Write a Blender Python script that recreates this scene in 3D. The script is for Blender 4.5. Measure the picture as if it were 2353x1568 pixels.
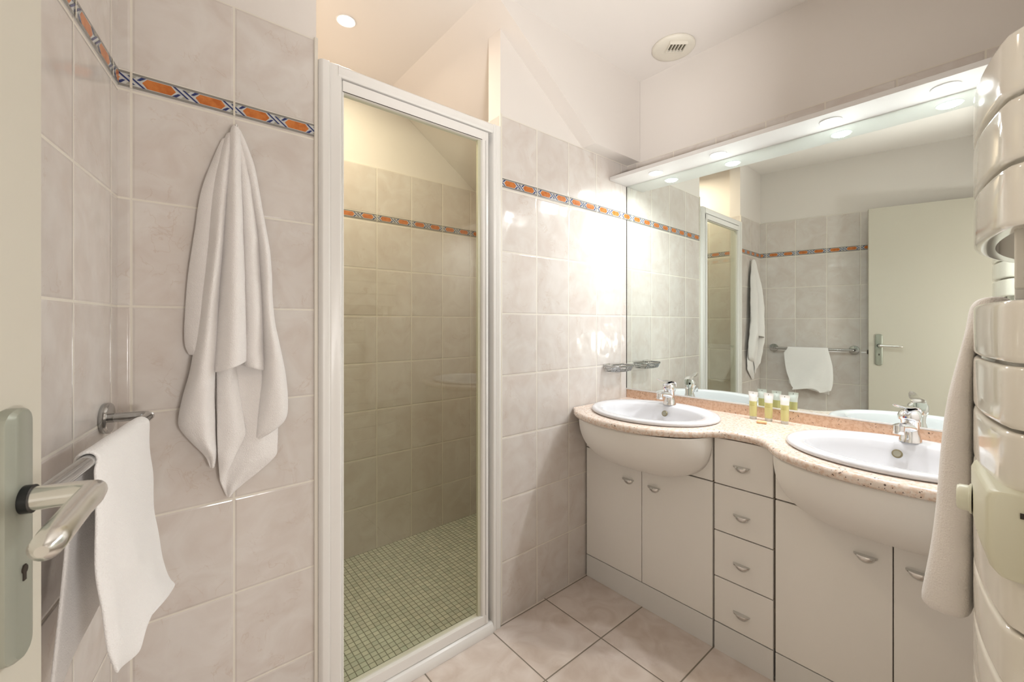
import bpy, bmesh, math, random
from mathutils import Vector, Matrix, noise
random.seed(4)
for o in list(bpy.data.objects): bpy.data.objects.remove(o, do_unlink=True)
PI = math.pi
scene = bpy.context.scene
COL = scene.collection

# ------------------------------------------------------------------ camera
FPX = 975.1; CXP = 1176.5; CYP = 743.6
YAW = math.radians(40.1742)
CAM = Vector((.0129, -1.3381, 1.2131))
cd = bpy.data.cameras.new('camera'); cam = bpy.data.objects.new('camera', cd); COL.objects.link(cam)
cam.location = CAM; cam.rotation_euler = (PI/2, 0, -YAW)
cd.sensor_width = 36; cd.lens = FPX/2353*36
cd.shift_y = -(784-CYP)/2353; cd.clip_start = .02
cd.dof.use_dof = True; cd.dof.focus_distance = 1.9; cd.dof.aperture_fstop = 16
scene.camera = cam
# ------------------------------------------------------------------ world, exposure, lights
w = bpy.data.worlds.new('world'); scene.world = w; w.use_nodes = True
w.node_tree.nodes['Background'].inputs[0].default_value = (1, .93, .85, 1)
w.node_tree.nodes['Background'].inputs[1].default_value = .3
vs = scene.view_settings
vs.view_transform = 'Standard'; vs.look = 'None'; vs.gamma = 1; vs.use_curve_mapping = False; vs.exposure = .6

def light(name, kind, loc, power, color, size=.1, rot=(0, 0, 0), spread=PI, spot=None, blend=.5):
    l = bpy.data.lights.new(name, kind); l.energy = power; l.color = color
    if kind == 'AREA': l.shape = 'DISK'; l.size = size; l.spread = spread
    else: l.shadow_soft_size = size
    if kind == 'SPOT': l.spot_size = spot; l.spot_blend = blend
    o = bpy.data.objects.new(name, l); COL.objects.link(o); o.location = loc; o.rotation_euler = rot
    return o

CEIL = 2.475
W = 1.9432; DE = math.radians(.7282)
MN = Vector((math.cos(DE), math.sin(DE), 0)); MD = Vector((math.sin(DE), -math.cos(DE), 0))
M0 = Vector((W, 0, 0))
def MP(s, off, z): return M0 + MD*s - MN*off + Vector((0, 0, z))
PH = math.radians(-10.8187)
LD = Vector((math.sin(PH), -math.cos(PH), 0)); LN = Vector((math.cos(PH), math.sin(PH), 0))
L0 = Vector((-.0511, 0, 0))
def LP(s, off, z): return L0 + LD*s + LN*off + Vector((0, 0, z))

SPOTS = [(.215, .075), (.512, .075), (.909, .077), (1.20, .077)]
for i, (s, off) in enumerate(SPOTS):
    light('shelf_lamp_light', 'AREA', MP(s, off, 1.938), (1.2, 2.3, 3.2, 3.2)[i], (.93, .965, 1), .05, spread=math.radians(168))
light('shower_lamp_light', 'AREA', (.62, .46, CEIL-.012), 5.6, (1, .84, .66), .06, spread=math.radians(170))
# unseen fill light added behind the doorway to brighten the room
light('hall_fill_light', 'POINT', (.43, -2.05, 1.02), 18, (1, .965, .935), .12)
# unseen fill spot added in the hall, aimed through the doorway at the ceiling
up = light('hall_ceiling_fill_light', 'SPOT', (-.18, -1.92, 1.0), 105, (1, .98, .97), .12, spot=math.radians(80), blend=1)
up.rotation_euler = (Vector((1.35, -.85, CEIL))-Vector((-.18, -1.92, 1.0))).to_track_quat('-Z', 'Y').to_euler()

# ------------------------------------------------------------------ helpers
def root_loc(p):
    while p.parent: p = p.parent
    return p.location.copy()
def obj(name, bm, mat, parent=None, smooth=True, loc=None, bevel=0, subsurf=0, solid=0, angle=40):
    if not isinstance(mat, (list, tuple)): mat = [mat]
    bmesh.ops.recalc_face_normals(bm, faces=bm.faces) if solid == 0 else None
    me = bpy.data.meshes.new(name); bm.to_mesh(me); bm.free()
    for m in mat: me.materials.append(m)
    if parent is not None: off = root_loc(parent)
    elif loc is not None: off = Vector(loc)
    else:
        xs = [v.co for v in me.vertices]
        off = Vector(((min(v.x for v in xs)+max(v.x for v in xs))/2, (min(v.y for v in xs)+max(v.y for v in xs))/2, min(v.z for v in xs)))
    me.transform(Matrix.Translation(-off))
    o = bpy.data.objects.new(name, me); COL.objects.link(o)
    if parent is not None: o.parent = parent
    else: o.location = off
    if smooth:
        me.shade_smooth()
        try: me.set_sharp_from_angle(angle=math.radians(angle))
        except Exception: pass
    if solid:
        m = o.modifiers.new('thickness', 'SOLIDIFY'); m.thickness = solid; m.offset = 0
    if bevel:
        m = o.modifiers.new('bevel', 'BEVEL'); m.width = bevel; m.segments = 3; m.limit_method = 'ANGLE'; m.harden_normals = False
    if subsurf:
        m = o.modifiers.new('subdivision', 'SUBSURF'); m.levels = subsurf; m.render_levels = subsurf
    return o
def thing(name, label, cat, loc, group=None):
    o = bpy.data.objects.new(name, None); COL.objects.link(o); o.location = loc
    o.empty_display_size = .05
    o['label'] = label; o['category'] = cat
    if group: o['group'] = group
    return o
def tag(o, label, cat, group=None):
    o['label'] = label; o['category'] = cat
    if group: o['group'] = group
    return o
def struct(o): o['kind'] = 'structure'; return o
def BM(): return bmesh.new()
def hexa(bm, c, mi=0):
    """c: 8 corners, bottom 4 then top 4"""
    vs_ = [bm.verts.new(p) for p in c]
    for f in ((0, 3, 2, 1), (4, 5, 6, 7), (0, 1, 5, 4), (1, 2, 6, 5), (2, 3, 7, 6), (3, 0, 4, 7)):
        fc = bm.faces.new([vs_[i] for i in f]); fc.material_index = mi
def box(bm, x0, x1, y0, y1, z0, z1, F=None, mi=0):
    F = F or (lambda a, b, c: Vector((a, b, c)))
    hexa(bm, [F(x0, y0, z0), F(x1, y0, z0), F(x1, y1, z0), F(x0, y1, z0), F(x0, y0, z1), F(x1, y0, z1), F(x1, y1, z1), F(x0, y1, z1)], mi)
def prism(bm, poly, F0, F1, mi=0):
    a = [bm.verts.new(F0(*p)) for p in poly]; b = [bm.verts.new(F1(*p)) for p in poly]
    bm.faces.new(a[::-1]).material_index = mi; bm.faces.new(b).material_index = mi
    n = len(poly)
    for i in range(n): bm.faces.new((a[i], a[(i+1) % n], b[(i+1) % n], b[i])).material_index = mi
def loft(bm, rings, cap0=True, cap1=True, closed=True, mi=0):
    R = [[bm.verts.new(p) for p in r] for r in rings]
    n = len(R[0])
    for a, b in zip(R, R[1:]):
        for i in range(n if closed else n-1):
            j = (i+1) % n
            bm.faces.new((a[i], a[j], b[j], b[i])).material_index = mi
    if cap0: bm.faces.new(R[0][::-1]).material_index = mi
    if cap1: bm.faces.new(R[-1]).material_index = mi
    return R
def frame_for(d):
    d = d.normalized(); up = Vector((0, 0, 1)) if abs(d.z) < .9 else Vector((1, 0, 0))
    a = d.cross(up).normalized(); return a, d.cross(a).normalized()
def tube(bm, pts, r, n=12, closed=False, sc=(1, 1), up=None):
    pts = [Vector(p) for p in pts]; N = len(pts)
    rr = r if isinstance(r, (list, tuple)) else [r]*N
    rings = []; prev = None
    for i, p in enumerate(pts):
        if closed: d = pts[(i+1) % N]-pts[i-1]
        else: d = pts[min(i+1, N-1)]-pts[max(i-1, 0)]
        d.normalize()
        if prev is None: a, b = frame_for(d) if up is None else ((d.cross(up)).normalized(), None)
        else: a = prev
        a = (a-d*a.dot(d)).normalized(); b = d.cross(a); prev = a
        rings.append([p+(a*math.cos(2*PI*k/n)*sc[0]+b*math.sin(2*PI*k/n)*sc[1])*rr[i] for k in range(n)])
    if closed:
        R = [[bm.verts.new(q) for q in g] for g in rings]
        for i in range(N):
            A, B = R[i], R[(i+1) % N]
            for k in range(n): bm.faces.new((A[k], A[(k+1) % n], B[(k+1) % n], B[k]))
    else: loft(bm, rings)
def cyl(bm, p0, p1, r, n=24, r1=None):
    p0 = Vector(p0); p1 = Vector(p1); a, b = frame_for(p1-p0); r1 = r if r1 is None else r1
    loft(bm, [[p+(a*math.cos(2*PI*k/n)+b*math.sin(2*PI*k/n))*q for k in range(n)] for p, q in ((p0, r), (p1, r1))])
def revolve(bm, base, axis, prof, n=32, mi=0):
    base = Vector(base); axis = Vector(axis).normalized(); a, b = frame_for(axis)
    loft(bm, [[base+axis*h+(a*math.cos(2*PI*k/n)+b*math.sin(2*PI*k/n))*max(r, 1e-4) for k in range(n)] for r, h in prof], mi=mi)
def arc(c, r, a0, a1, n): return [(c[0]+r*math.cos(a0+(a1-a0)*i/n), c[1]+r*math.sin(a0+(a1-a0)*i/n)) for i in range(n+1)]
def interp(tab, x):
    """smooth (monotone-ish) interpolation of rows [(x, v...)]"""
    if x <= tab[0][0]: return tab[0][1:]
    if x >= tab[-1][0]: return tab[-1][1:]
    for i in range(len(tab)-1):
        if tab[i][0] <= x <= tab[i+1][0]:
            p1, p2 = tab[i], tab[i+1]; p0 = tab[max(i-1, 0)]; p3 = tab[min(i+2, len(tab)-1)]
            t = (x-p1[0])/(p2[0]-p1[0]); out = []
            for k in range(1, len(p1)):
                m1 = (p2[k]-p0[k])/(p2[0]-p0[0])*(p2[0]-p1[0]); m2 = (p3[k]-p1[k])/(p3[0]-p1[0])*(p2[0]-p1[0])
                out.append((2*t**3-3*t*t+1)*p1[k]+(t**3-2*t*t+t)*m1+(-2*t**3+3*t*t)*p2[k]+(t**3-t*t)*m2)
            return out

# ------------------------------------------------------------------ materials
def srgb(r, g, b):
    f = lambda c: (c/255/12.92) if c/255 <= .04045 else ((c/255+.055)/1.055)**2.4
    return (f(r), f(g), f(b), 1)
def mat(name, col, rough=.5, metal=0, bump=None, var=None, coat=0, spec=.5, sss=0, trans=0, ior=1.45, sheen=0):
    m = bpy.data.materials.new(name); m.use_nodes = True; nt = m.node_tree; b = nt.nodes['Principled BSDF']
    b.inputs['Base Color'].default_value = col; b.inputs['Roughness'].default_value = rough; b.inputs['Metallic'].default_value = metal
    b.inputs['Coat Weight'].default_value = coat; b.inputs['Specular IOR Level'].default_value = spec
    b.inputs['Transmission Weight'].default_value = trans; b.inputs['IOR'].default_value = ior
    b.inputs['Sheen Weight'].default_value = sheen
    if sss: b.inputs['Subsurface Weight'].default_value = sss; b.inputs['Subsurface Radius'].default_value = (.01, .008, .006)
    geo = nt.nodes.new('ShaderNodeNewGeometry')
    if var:  # (scale, other colour, detail)
        n = nt.nodes.new('ShaderNodeTexNoise'); n.inputs['Scale'].default_value = var[0]; n.inputs['Detail'].default_value = 5
        nt.links.new(geo.outputs['Position'], n.inputs['Vector'])
        mx = nt.nodes.new('ShaderNodeMix'); mx.data_type = 'RGBA'; mx.inputs[6].default_value = col; mx.inputs[7].default_value = var[1]
        rp = nt.nodes.new('ShaderNodeValToRGB'); rp.color_ramp.elements[0].position = .4; rp.color_ramp.elements[1].position = .65
        nt.links.new(n.outputs['Fac'], rp.inputs[0]); nt.links.new(rp.outputs[0], mx.inputs[0]); nt.links.new(mx.outputs[2], b.inputs['Base Color'])
    if bump:  # (scale, strength, distance)
        n = nt.nodes.new('ShaderNodeTexNoise'); n.inputs['Scale'].default_value = bump[0]; n.inputs['Detail'].default_value = 4
        nt.links.new(geo.outputs['Position'], n.inputs['Vector'])
        bp = nt.nodes.new('ShaderNodeBump'); bp.inputs['Strength'].default_value = bump[1]; bp.inputs['Distance'].default_value = bump[2]
        nt.links.new(n.outputs['Fac'], bp.inputs['Height']); nt.links.new(bp.outputs['Normal'], b.inputs['Normal'])
    return m
def mth(nt, op, a, b=None, c=None):
    n = nt.nodes.new('ShaderNodeMath'); n.operation = op
    for i, v in enumerate((a, b, c)):
        if v is None: continue
        if isinstance(v, (int, float)): n.inputs[i].default_value = v
        else: nt.links.new(v, n.inputs[i])
    return n.outputs[0]
def tile_mat(name, P0, U, V, u0, v0, pu, pv, gw, tile, tile2, vein, grout, rough=.12, wave=.8, cell=.5, extra_v=None, coat=0):
    """grid of glazed tiles: position is measured from P0 along U and V"""
    m = bpy.data.materials.new(name); m.use_nodes = True; nt = m.node_tree; b = nt.nodes['Principled BSDF']; L = nt.links.new
    geo = nt.nodes.new('ShaderNodeNewGeometry')
    def dot(vec, off):
        s = nt.nodes.new('ShaderNodeVectorMath'); s.operation = 'SUBTRACT'; L(geo.outputs['Position'], s.inputs[0]); s.inputs[1].default_value = P0
        d = nt.nodes.new('ShaderNodeVectorMath'); d.operation = 'DOT_PRODUCT'; L(s.outputs[0], d.inputs[0]); d.inputs[1].default_value = vec
        return mth(nt, 'SUBTRACT', d.outputs['Value'], off)
    u = mth(nt, 'DIVIDE', dot(U, u0), pu); dv = dot(V, v0)
    if extra_v: dv = mth(nt, 'SUBTRACT', dv, mth(nt, 'MULTIPLY', mth(nt, 'GREATER_THAN', dv, extra_v-v0), .0445))
    v = mth(nt, 'DIVIDE', dv, pv)
    def edge(x, p):
        f = mth(nt, 'FRACT', x); g = mth(nt, 'MINIMUM', f, mth(nt, 'SUBTRACT', 1.0, f)); return mth(nt, 'MULTIPLY', g, p)
    d = mth(nt, 'MINIMUM', edge(u, pu), edge(v, pv))
    mr = nt.nodes.new('ShaderNodeMapRange'); mr.interpolation_type = 'SMOOTHSTEP'
    L(d, mr.inputs[0]); mr.inputs[1].default_value = gw*.38; mr.inputs[2].default_value = gw*.62   # 0 in the joint, 1 on the tile
    # cell id
    cv = nt.nodes.new('ShaderNodeCombineXYZ'); L(mth(nt, 'FLOOR', u), cv.inputs[0]); L(mth(nt, 'FLOOR', v), cv.inputs[1])
    wn = nt.nodes.new('ShaderNodeTexWhiteNoise'); wn.noise_dimensions = '3D'; L(cv.outputs[0], wn.inputs['Vector'])
    # veins: distorted noise, shifted per tile
    sh = nt.nodes.new('ShaderNodeVectorMath'); sh.operation = 'MULTIPLY_ADD'; L(wn.outputs['Color'], sh.inputs[0]); sh.inputs[1].default_value = (7, 7, 7); L(geo.outputs['Position'], sh.inputs[2])
    n1 = nt.nodes.new('ShaderNodeTexNoise'); n1.inputs['Scale'].default_value = 9; n1.inputs['Detail'].default_value = 6; n1.inputs['Distortion'].default_value = 1.2; L(sh.outputs[0], n1.inputs['Vector'])
    r1 = nt.nodes.new('ShaderNodeValToRGB'); r1.color_ramp.elements[0].position = .35; r1.color_ramp.elements[1].position = .7; L(n1.outputs['Fac'], r1.inputs[0])
    m1 = nt.nodes.new('ShaderNodeMix'); m1.data_type = 'RGBA'; m1.inputs[6].default_value = tile; m1.inputs[7].default_value = tile2; L(r1.outputs[0], m1.inputs[0])
    n2 = nt.nodes.new('ShaderNodeTexNoise'); n2.inputs['Scale'].default_value = 16; n2.inputs['Detail'].default_value = 9; n2.inputs['Distortion'].default_value = .8; L(sh.outputs[0], n2.inputs['Vector'])
    vv = mth(nt, 'ABSOLUTE', mth(nt, 'SUBTRACT', n2.outputs['Fac'], .5))
    r2 = nt.nodes.new('ShaderNodeMapRange'); L(vv, r2.inputs[0]); r2.inputs[1].default_value = 0; r2.inputs[2].default_value = .014; r2.inputs[3].default_value = .3; r2.inputs[4].default_value = 0
    n3 = nt.nodes.new('ShaderNodeTexNoise'); n3.inputs['Scale'].default_value = 11; L(sh.outputs[0], n3.inputs['Vector'])
    gate = nt.nodes.new('ShaderNodeMapRange'); L(n3.outputs['Fac'], gate.inputs[0]); gate.inputs[1].default_value = .52; gate.inputs[2].default_value = .62
    m2 = nt.nodes.new('ShaderNodeMix'); m2.data_type = 'RGBA'; L(m1.outputs[2], m2.inputs[6]); m2.inputs[7].default_value = vein; L(mth(nt, 'MULTIPLY', r2.outputs[0], gate.outputs[0]), m2.inputs[0])
    # per tile tone
    hs = nt.nodes.new('ShaderNodeHueSaturation'); L(m2.outputs[2], hs.inputs['Color']); L(mth(nt, 'MULTIPLY_ADD', wn.outputs['Value'], .06*cell*2, 1-.03*cell*2), hs.inputs['Value'])
    m3 = nt.nodes.new('ShaderNodeMix'); m3.data_type = 'RGBA'; m3.inputs[6].default_value = grout; L(hs.outputs[0], m3.inputs[7]); L(mr.outputs[0], m3.inputs[0])
    L(m3.outputs[2], b.inputs['Base Color'])
    rr = nt.nodes.new('ShaderNodeMapRange'); L(mr.outputs[0], rr.inputs[0]); rr.inputs[3].default_value = .7; rr.inputs[4].default_value = rough; L(rr.outputs[0], b.inputs['Roughness'])
    # slight waviness of the glaze and sunk joints
    n4 = nt.nodes.new('ShaderNodeTexNoise'); n4.inputs['Scale'].default_value = 13; n4.inputs['Detail'].default_value = 1.5; L(sh.outputs[0], n4.inputs['Vector'])
    soft = nt.nodes.new('ShaderNodeMapRange'); soft.interpolation_type = 'SMOOTHSTEP'; L(d, soft.inputs[0]); soft.inputs[1].default_value = gw*.35; soft.inputs[2].default_value = gw*1.6
    h = mth(nt, 'ADD', mth(nt, 'MULTIPLY', n4.outputs['Fac'], wave), mth(nt, 'MULTIPLY', soft.outputs[0], .3))
    bp = nt.nodes.new('ShaderNodeBump'); bp.inputs['Strength'].default_value = 1; bp.inputs['Distance'].default_value = .0032; L(h, bp.inputs['Height']); L(bp.outputs[0], b.inputs['Normal'])
    b.inputs['Coat Weight'].default_value = coat
    return m
TC = (srgb(222, 216, 210), srgb(212, 202, 194), srgb(190, 164, 144), srgb(232, 226, 214))
def wall_tile(name, P0, U, u0): return tile_mat(name, P0, U, (0, 0, 1), u0, .2431, .2035, .2525, .0046, *TC, extra_v=1.785)
M_plaster = mat('white_plaster', srgb(232, 226, 220), .85, bump=(60, .08, .002))
M_ceil = mat('ceiling_paint', srgb(238, 233, 228), .9)
M_white = mat('white_lacquer_profile', srgb(238, 236, 232), .28)
M_trim = mat('trim_plastic', srgb(228, 222, 210), .4)
M_chrome = mat('chrome', (.82, .83, .84, 1), .07, 1)
M_chromed = mat('chrome_dark_reflections', (.46, .465, .46, 1), .1, 1)  # chrome with the dark reflections of the hall put into its base colour
M_satin = mat('satin_metal', (.70, .70, .69, 1), .16, 1)
M_dark = mat('dark_gap', srgb(50, 42, 34), .7)
M_carc = mat('carcass_board', srgb(150, 134, 112), .6)
M_cab = mat('cabinet_laminate', srgb(243, 239, 233), .42)
M_ceramic = mat('white_ceramic', srgb(226, 226, 229), .08, coat=.3)
M_door = mat('cream_door_paint', srgb(206, 201, 187), .4)
M_plate = mat('door_plate_metal', srgb(160, 163, 150), .35, .3)
M_lever = mat('brushed_lever', (.78, .78, .75, 1), .2, 1)
M_rad = mat('radiator_enamel', srgb(230, 225, 213), .1, coat=.5)
M_radbox = mat('thermostat_plastic', srgb(214, 212, 188), .4)

def terry(name, col):
    m = mat(name, col, .95, sheen=.4); nt = m.node_tree; b = nt.nodes['Principled BSDF']
    geo = [n for n in nt.nodes if n.type == 'NEW_GEOMETRY'][0]
    v = nt.nodes.new('ShaderNodeTexNoise'); v.inputs['Scale'].default_value = 420; v.inputs['Detail'].default_value = 3
    nt.links.new(geo.outputs['Position'], v.inputs['Vector'])
    v2 = nt.nodes.new('ShaderNodeTexNoise'); v2.inputs['Scale'].default_value = 60; v2.inputs['Detail'].default_value = 3
    nt.links.new(geo.outputs['Position'], v2.inputs['Vector'])
    bp = nt.nodes.new('ShaderNodeBump'); bp.inputs['Strength'].default_value = .8; bp.inputs['Distance'].default_value = .0022
    nt.links.new(mth(nt, 'ADD', v.outputs['Fac'], mth(nt, 'MULTIPLY', v2.outputs['Fac'], .8)), bp.inputs['Height']); nt.links.new(bp.outputs[0], b.inputs['Normal'])
    return m
M_towel = terry('white_terry', srgb(246, 242, 239))

def granite(name, base, c2, dark, scale=1.0, amt=.62):
    m = mat(name, base, .18, coat=.3); nt = m.node_tree; b = nt.nodes['Principled BSDF']; L = nt.links.new
    geo = [n for n in nt.nodes if n.type == 'NEW_GEOMETRY'][0]
    n1 = nt.nodes.new('ShaderNodeTexNoise'); n1.inputs['Scale'].default_value = 95*scale; n1.inputs['Detail'].default_value = 3; L(geo.outputs['Position'], n1.inputs['Vector'])
    m1 = nt.nodes.new('ShaderNodeMix'); m1.data_type = 'RGBA'; m1.inputs[6].default_value = base; m1.inputs[7].default_value = c2
    r = nt.nodes.new('ShaderNodeMapRange'); L(n1.outputs['Fac'], r.inputs[0]); r.inputs[1].default_value = .45; r.inputs[2].default_value = .62; L(r.outputs[0], m1.inputs[0])
    vo = nt.nodes.new('ShaderNodeTexNoise'); vo.inputs['Scale'].default_value = 150*scale; vo.inputs['Detail'].default_value = 2; L(geo.outputs['Position'], vo.inputs['Vector'])
    n5 = nt.nodes.new('ShaderNodeTexNoise'); n5.inputs['Scale'].default_value = 16; L(geo.outputs['Position'], n5.inputs['Vector'])
    th = mth(nt, 'MULTIPLY_ADD', n5.outputs['Fac'], .18, vo.outputs['Fac'])
    g = nt.nodes.new('ShaderNodeMapRange'); L(th, g.inputs[0]); g.inputs[1].default_value = amt+.13; g.inputs[2].default_value = amt+.17
    m2 = nt.nodes.new('ShaderNodeMix'); m2.data_type = 'RGBA'; L(m1.outputs[2], m2.inputs[6]); m2.inputs[7].default_value = dark; L(g.outputs[0], m2.inputs[0])
    L(m2.outputs[2], b.inputs['Base Color'])
    return m
M_granite = granite('pink_granite_lit', srgb(236, 222, 210), srgb(222, 196, 176), srgb(96, 78, 68))  # counter copy of the granite, bright light on the top put into its colour
M_granite_up = granite('pink_granite_upstand', srgb(224, 192, 166), srgb(210, 172, 144), srgb(110, 86, 72), amt=.63)

def emis(name, col, st):
    m = bpy.data.materials.new(name); m.use_nodes = True; nt = m.node_tree
    b = nt.nodes['Principled BSDF']; b.inputs['Emission Color'].default_value = col; b.inputs['Emission Strength'].default_value = st; b.inputs['Base Color'].default_value = (.8, .8, .8, 1)
    return m
M_bulb = emis('lit_halogen', (1, .97, .94, 1), 14)
M_bulbw = emis('lit_halogen_warm', (1, .88, .7, 1), 14)
def mirror_mat():
    m = bpy.data.materials.new('mirror_silver'); m.use_nodes = True; b = m.node_tree.nodes['Principled BSDF']
    b.inputs['Base Color'].default_value = (.81, .865, .825, 1); b.inputs['Metallic'].default_value = 1; b.inputs['Roughness'].default_value = 0
    return m
M_mirror = mirror_mat()
def glass_mat():
    m = bpy.data.materials.new('shower_glass'); m.use_nodes = True; nt = m.node_tree; nt.nodes.clear(); L = nt.links.new
    out = nt.nodes.new('ShaderNodeOutputMaterial'); t = nt.nodes.new('ShaderNodeBsdfTransparent'); g = nt.nodes.new('ShaderNodeBsdfGlossy')
    t.inputs[0].default_value = (.90, .92, .87, 1); g.inputs['Roughness'].default_value = 0; g.inputs[0].default_value = (.9, .9, .88, 1)
    lw = nt.nodes.new('ShaderNodeLayerWeight'); lw.inputs[0].default_value = .5; fr = mth(nt, 'MULTIPLY_ADD', mth(nt, 'POWER', lw.outputs['Facing'], 5.0), .93, .042); mx = nt.nodes.new('ShaderNodeMixShader')
    L(fr, mx.inputs[0]); L(t.outputs[0], mx.inputs[1]); L(g.outputs[0], mx.inputs[2]); L(mx.outputs[0], out.inputs[0])
    return m
M_glass = glass_mat()

# ------------------------------------------------------------------ room shell
T_right = wall_tile('glazed_tile_front_right', (0, 0, 0), (1, 0, 0), 1.0805)
T_left = wall_tile('glazed_tile_front_left', (0, 0, 0), (1, 0, 0), -.0275)
T_lw = wall_tile('glazed_tile_left_wall', tuple(L0), tuple(LD), .045)
T_back = wall_tile('glazed_tile_shower_back', (0, 0, 0), (1, 0, 0), .9335)
T_side = wall_tile('glazed_tile_shower_side', (0, 0, 0), (0, 1, 0), .884)
T_mir = wall_tile('glazed_tile_mirror_wall', tuple(M0), tuple(MD), 0.06)
T_floor = tile_mat('floor_tile', (0, 0, 0), (1, 0, 0), (0, 1, 0), .13, -.01, .3, .3, .005, srgb(229, 217, 208), srgb(211, 195, 183), srgb(200, 180, 165), srgb(132, 122, 108), rough=.32, wave=.08, cell=.8)
T_mosaic = tile_mat('shower_mosaic', (0, 0, 0), (1, 0, 0), (0, 1, 0), .0, .0, .0238, .0238, .0023, srgb(214, 216, 200), srgb(196, 206, 190), srgb(206, 210, 196), srgb(104, 104, 84), rough=.3, wave=.02, cell=1.6)

TT = 2.056   # top of the tiling
XA, XB = .382, 1.082   # shower opening
X0 = -.45

bm = BM(); box(bm, -1.4, 2.05, -3.1, .0, -.08, 0); o = struct(obj('floor', bm, T_floor, smooth=False))
bm = BM(); box(bm, .25, 1.66, 0.0, .93, -.08, 0); o = struct(obj('floor_shower', bm, T_mosaic, smooth=False))
bm = BM(); box(bm, -1.4, 2.06, -3.1, .95, CEIL, CEIL+.1); o = struct(obj('ceiling', bm, M_ceil, smooth=False))

# front wall (the one with the shower door): left piece, right piece, plaster with tile cladding
def wallpiece(name, x0, x1, tm):
    bm = BM(); box(bm, x0, x1, .0012, .08, 0, CEIL); o = struct(obj(name, bm, M_plaster, smooth=False))
    bm = BM(); box(bm, x0, x1, 0, .0011, 0, TT); obj('tile_cladding', bm, tm, o, smooth=False)
    return o
WF1 = wallpiece('wall_front_left', X0+.36, XA, T_left)
WF2 = wallpiece('wall_front_right', XB, 1.951, T_right)
# left wall
bm = BM(); box(bm, -.03, 1.50, -.10, -.006, 0, CEIL, LP); WL = struct(obj('wall_left', bm, M_plaster, smooth=False))
bm = BM(); box(bm, -.0, 1.44, -.006, 0, 0, TT, LP); obj('tile_cladding', bm, T_lw, WL, smooth=False)
# mirror wall
bm = BM(); box(bm, -.06, 1.47, -.10, -.010, 0, CEIL, MP); WR = struct(obj('wall_right', bm, M_plaster, smooth=False))
bm = BM(); box(bm, -.0, 1.44, -.010, -.006, 0, TT, MP); obj('tile_cladding', bm, T_mir, WR, smooth=False)
# door wall behind the camera: pier + lintel, and the hall beyond
bm = BM()
box(bm, .56, 2.05, -1.56, -1.45, 0, CEIL); box(bm, -.30, .56, -1.56, -1.45, 2.07, CEIL); box(bm, -1.4, -.33, -1.56, -1.45, 0, CEIL)
struct(obj('wall_back', bm, M_plaster, smooth=False))
bm = BM(); box(bm, -1.4, 2.05, -3.1, -3.0, 0, CEIL); struct(obj('wall_hall_back', bm, M_plaster, smooth=False))
bm = BM(); box(bm, -1.4, -1.3, -3.0, -1.56, 0, CEIL); struct(obj('wall_hall_left', bm, M_plaster, smooth=False))
bm = BM(); box(bm, 1.95, 2.05, -3.0, -1.56, 0, CEIL); struct(obj('wall_hall_right', bm, M_plaster, smooth=False))
# shower cubicle
SX0, SX1, SY = .30, 1.62, .884
bm = BM(); box(bm, SX0-.07, SX1+.07, SY+.006, SY+.07, 0, CEIL); o = struct(obj('wall_shower_back', bm, M_plaster, smooth=False))
bm = BM(); box(bm, SX0, SX1, SY, SY+.006, 0, TT); obj('tile_cladding', bm, T_back, o, smooth=False)
bm = BM(); box(bm, SX0-.07, SX0-.006, .08, SY+.006, 0, CEIL); o = struct(obj('wall_shower_left', bm, M_plaster, smooth=False))
bm = BM(); box(bm, SX0-.006, SX0, .08, SY, 0, TT); obj('tile_cladding', bm, T_side, o, smooth=False)
bm = BM(); box(bm, SX1+.006, SX1+.07, .08, SY+.006, 0, CEIL); o = struct(obj('wall_shower_right', bm, M_plaster, smooth=False))
bm = BM(); box(bm, SX1, SX1+.006, .08, SY, 0, TT); obj('tile_cladding', bm, T_side, o, smooth=False)
# tiled reveals of the opening
bm = BM(); box(bm, XA-.001, XA+.003, .0, .08, 0, TT); box(bm, XB-.003, XB+.001, .0, .08, 0, TT); struct(obj('trim_1', bm, T_side, smooth=False))
# attic slope: bulkhead over the front wall, and the slope inside the shower
def zs(x): return 2.405-.689*(x-1.082)
xc = 1.082+(2.405-CEIL)/.689
xe = 1.082+(2.405-TT)/.689
bm = BM()
prism(bm, [(xc, CEIL), (xe, TT), (1.952, TT), (1.952, CEIL)], lambda x, z: Vector((x, -.075, z)), lambda x, z: Vector((x, .0010, z)))
struct(obj('ceiling_bulkhead', bm, M_plaster, smooth=False))
bm = BM()
prism(bm, [(xc, CEIL), (SX1+.005, zs(SX1+.005)), (SX1+.005, CEIL)], lambda x, z: Vector((x, .0795, z)), lambda x, z: Vector((x, SY+.005, z)))
prism(bm, [(xc, CEIL), (XB, zs(XB)), (XB, CEIL)], lambda x, z: Vector((x, .0005, z)), lambda x, z: Vector((x, .0795, z)))
struct(obj('ceiling_slope', bm, M_plaster, smooth=False))
# corner beads
bm = BM(); box(bm, XA-.007, XA+.0035, -.006, .004, 0, 2.06); struct(obj('trim_2', bm, M_trim, bevel=.002))
bm = BM(); box(bm, XB-.0035, XB+.007, -.004, .004, 0, 2.06); struct(obj('trim_3', bm, M_trim, bevel=.002))

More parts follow.
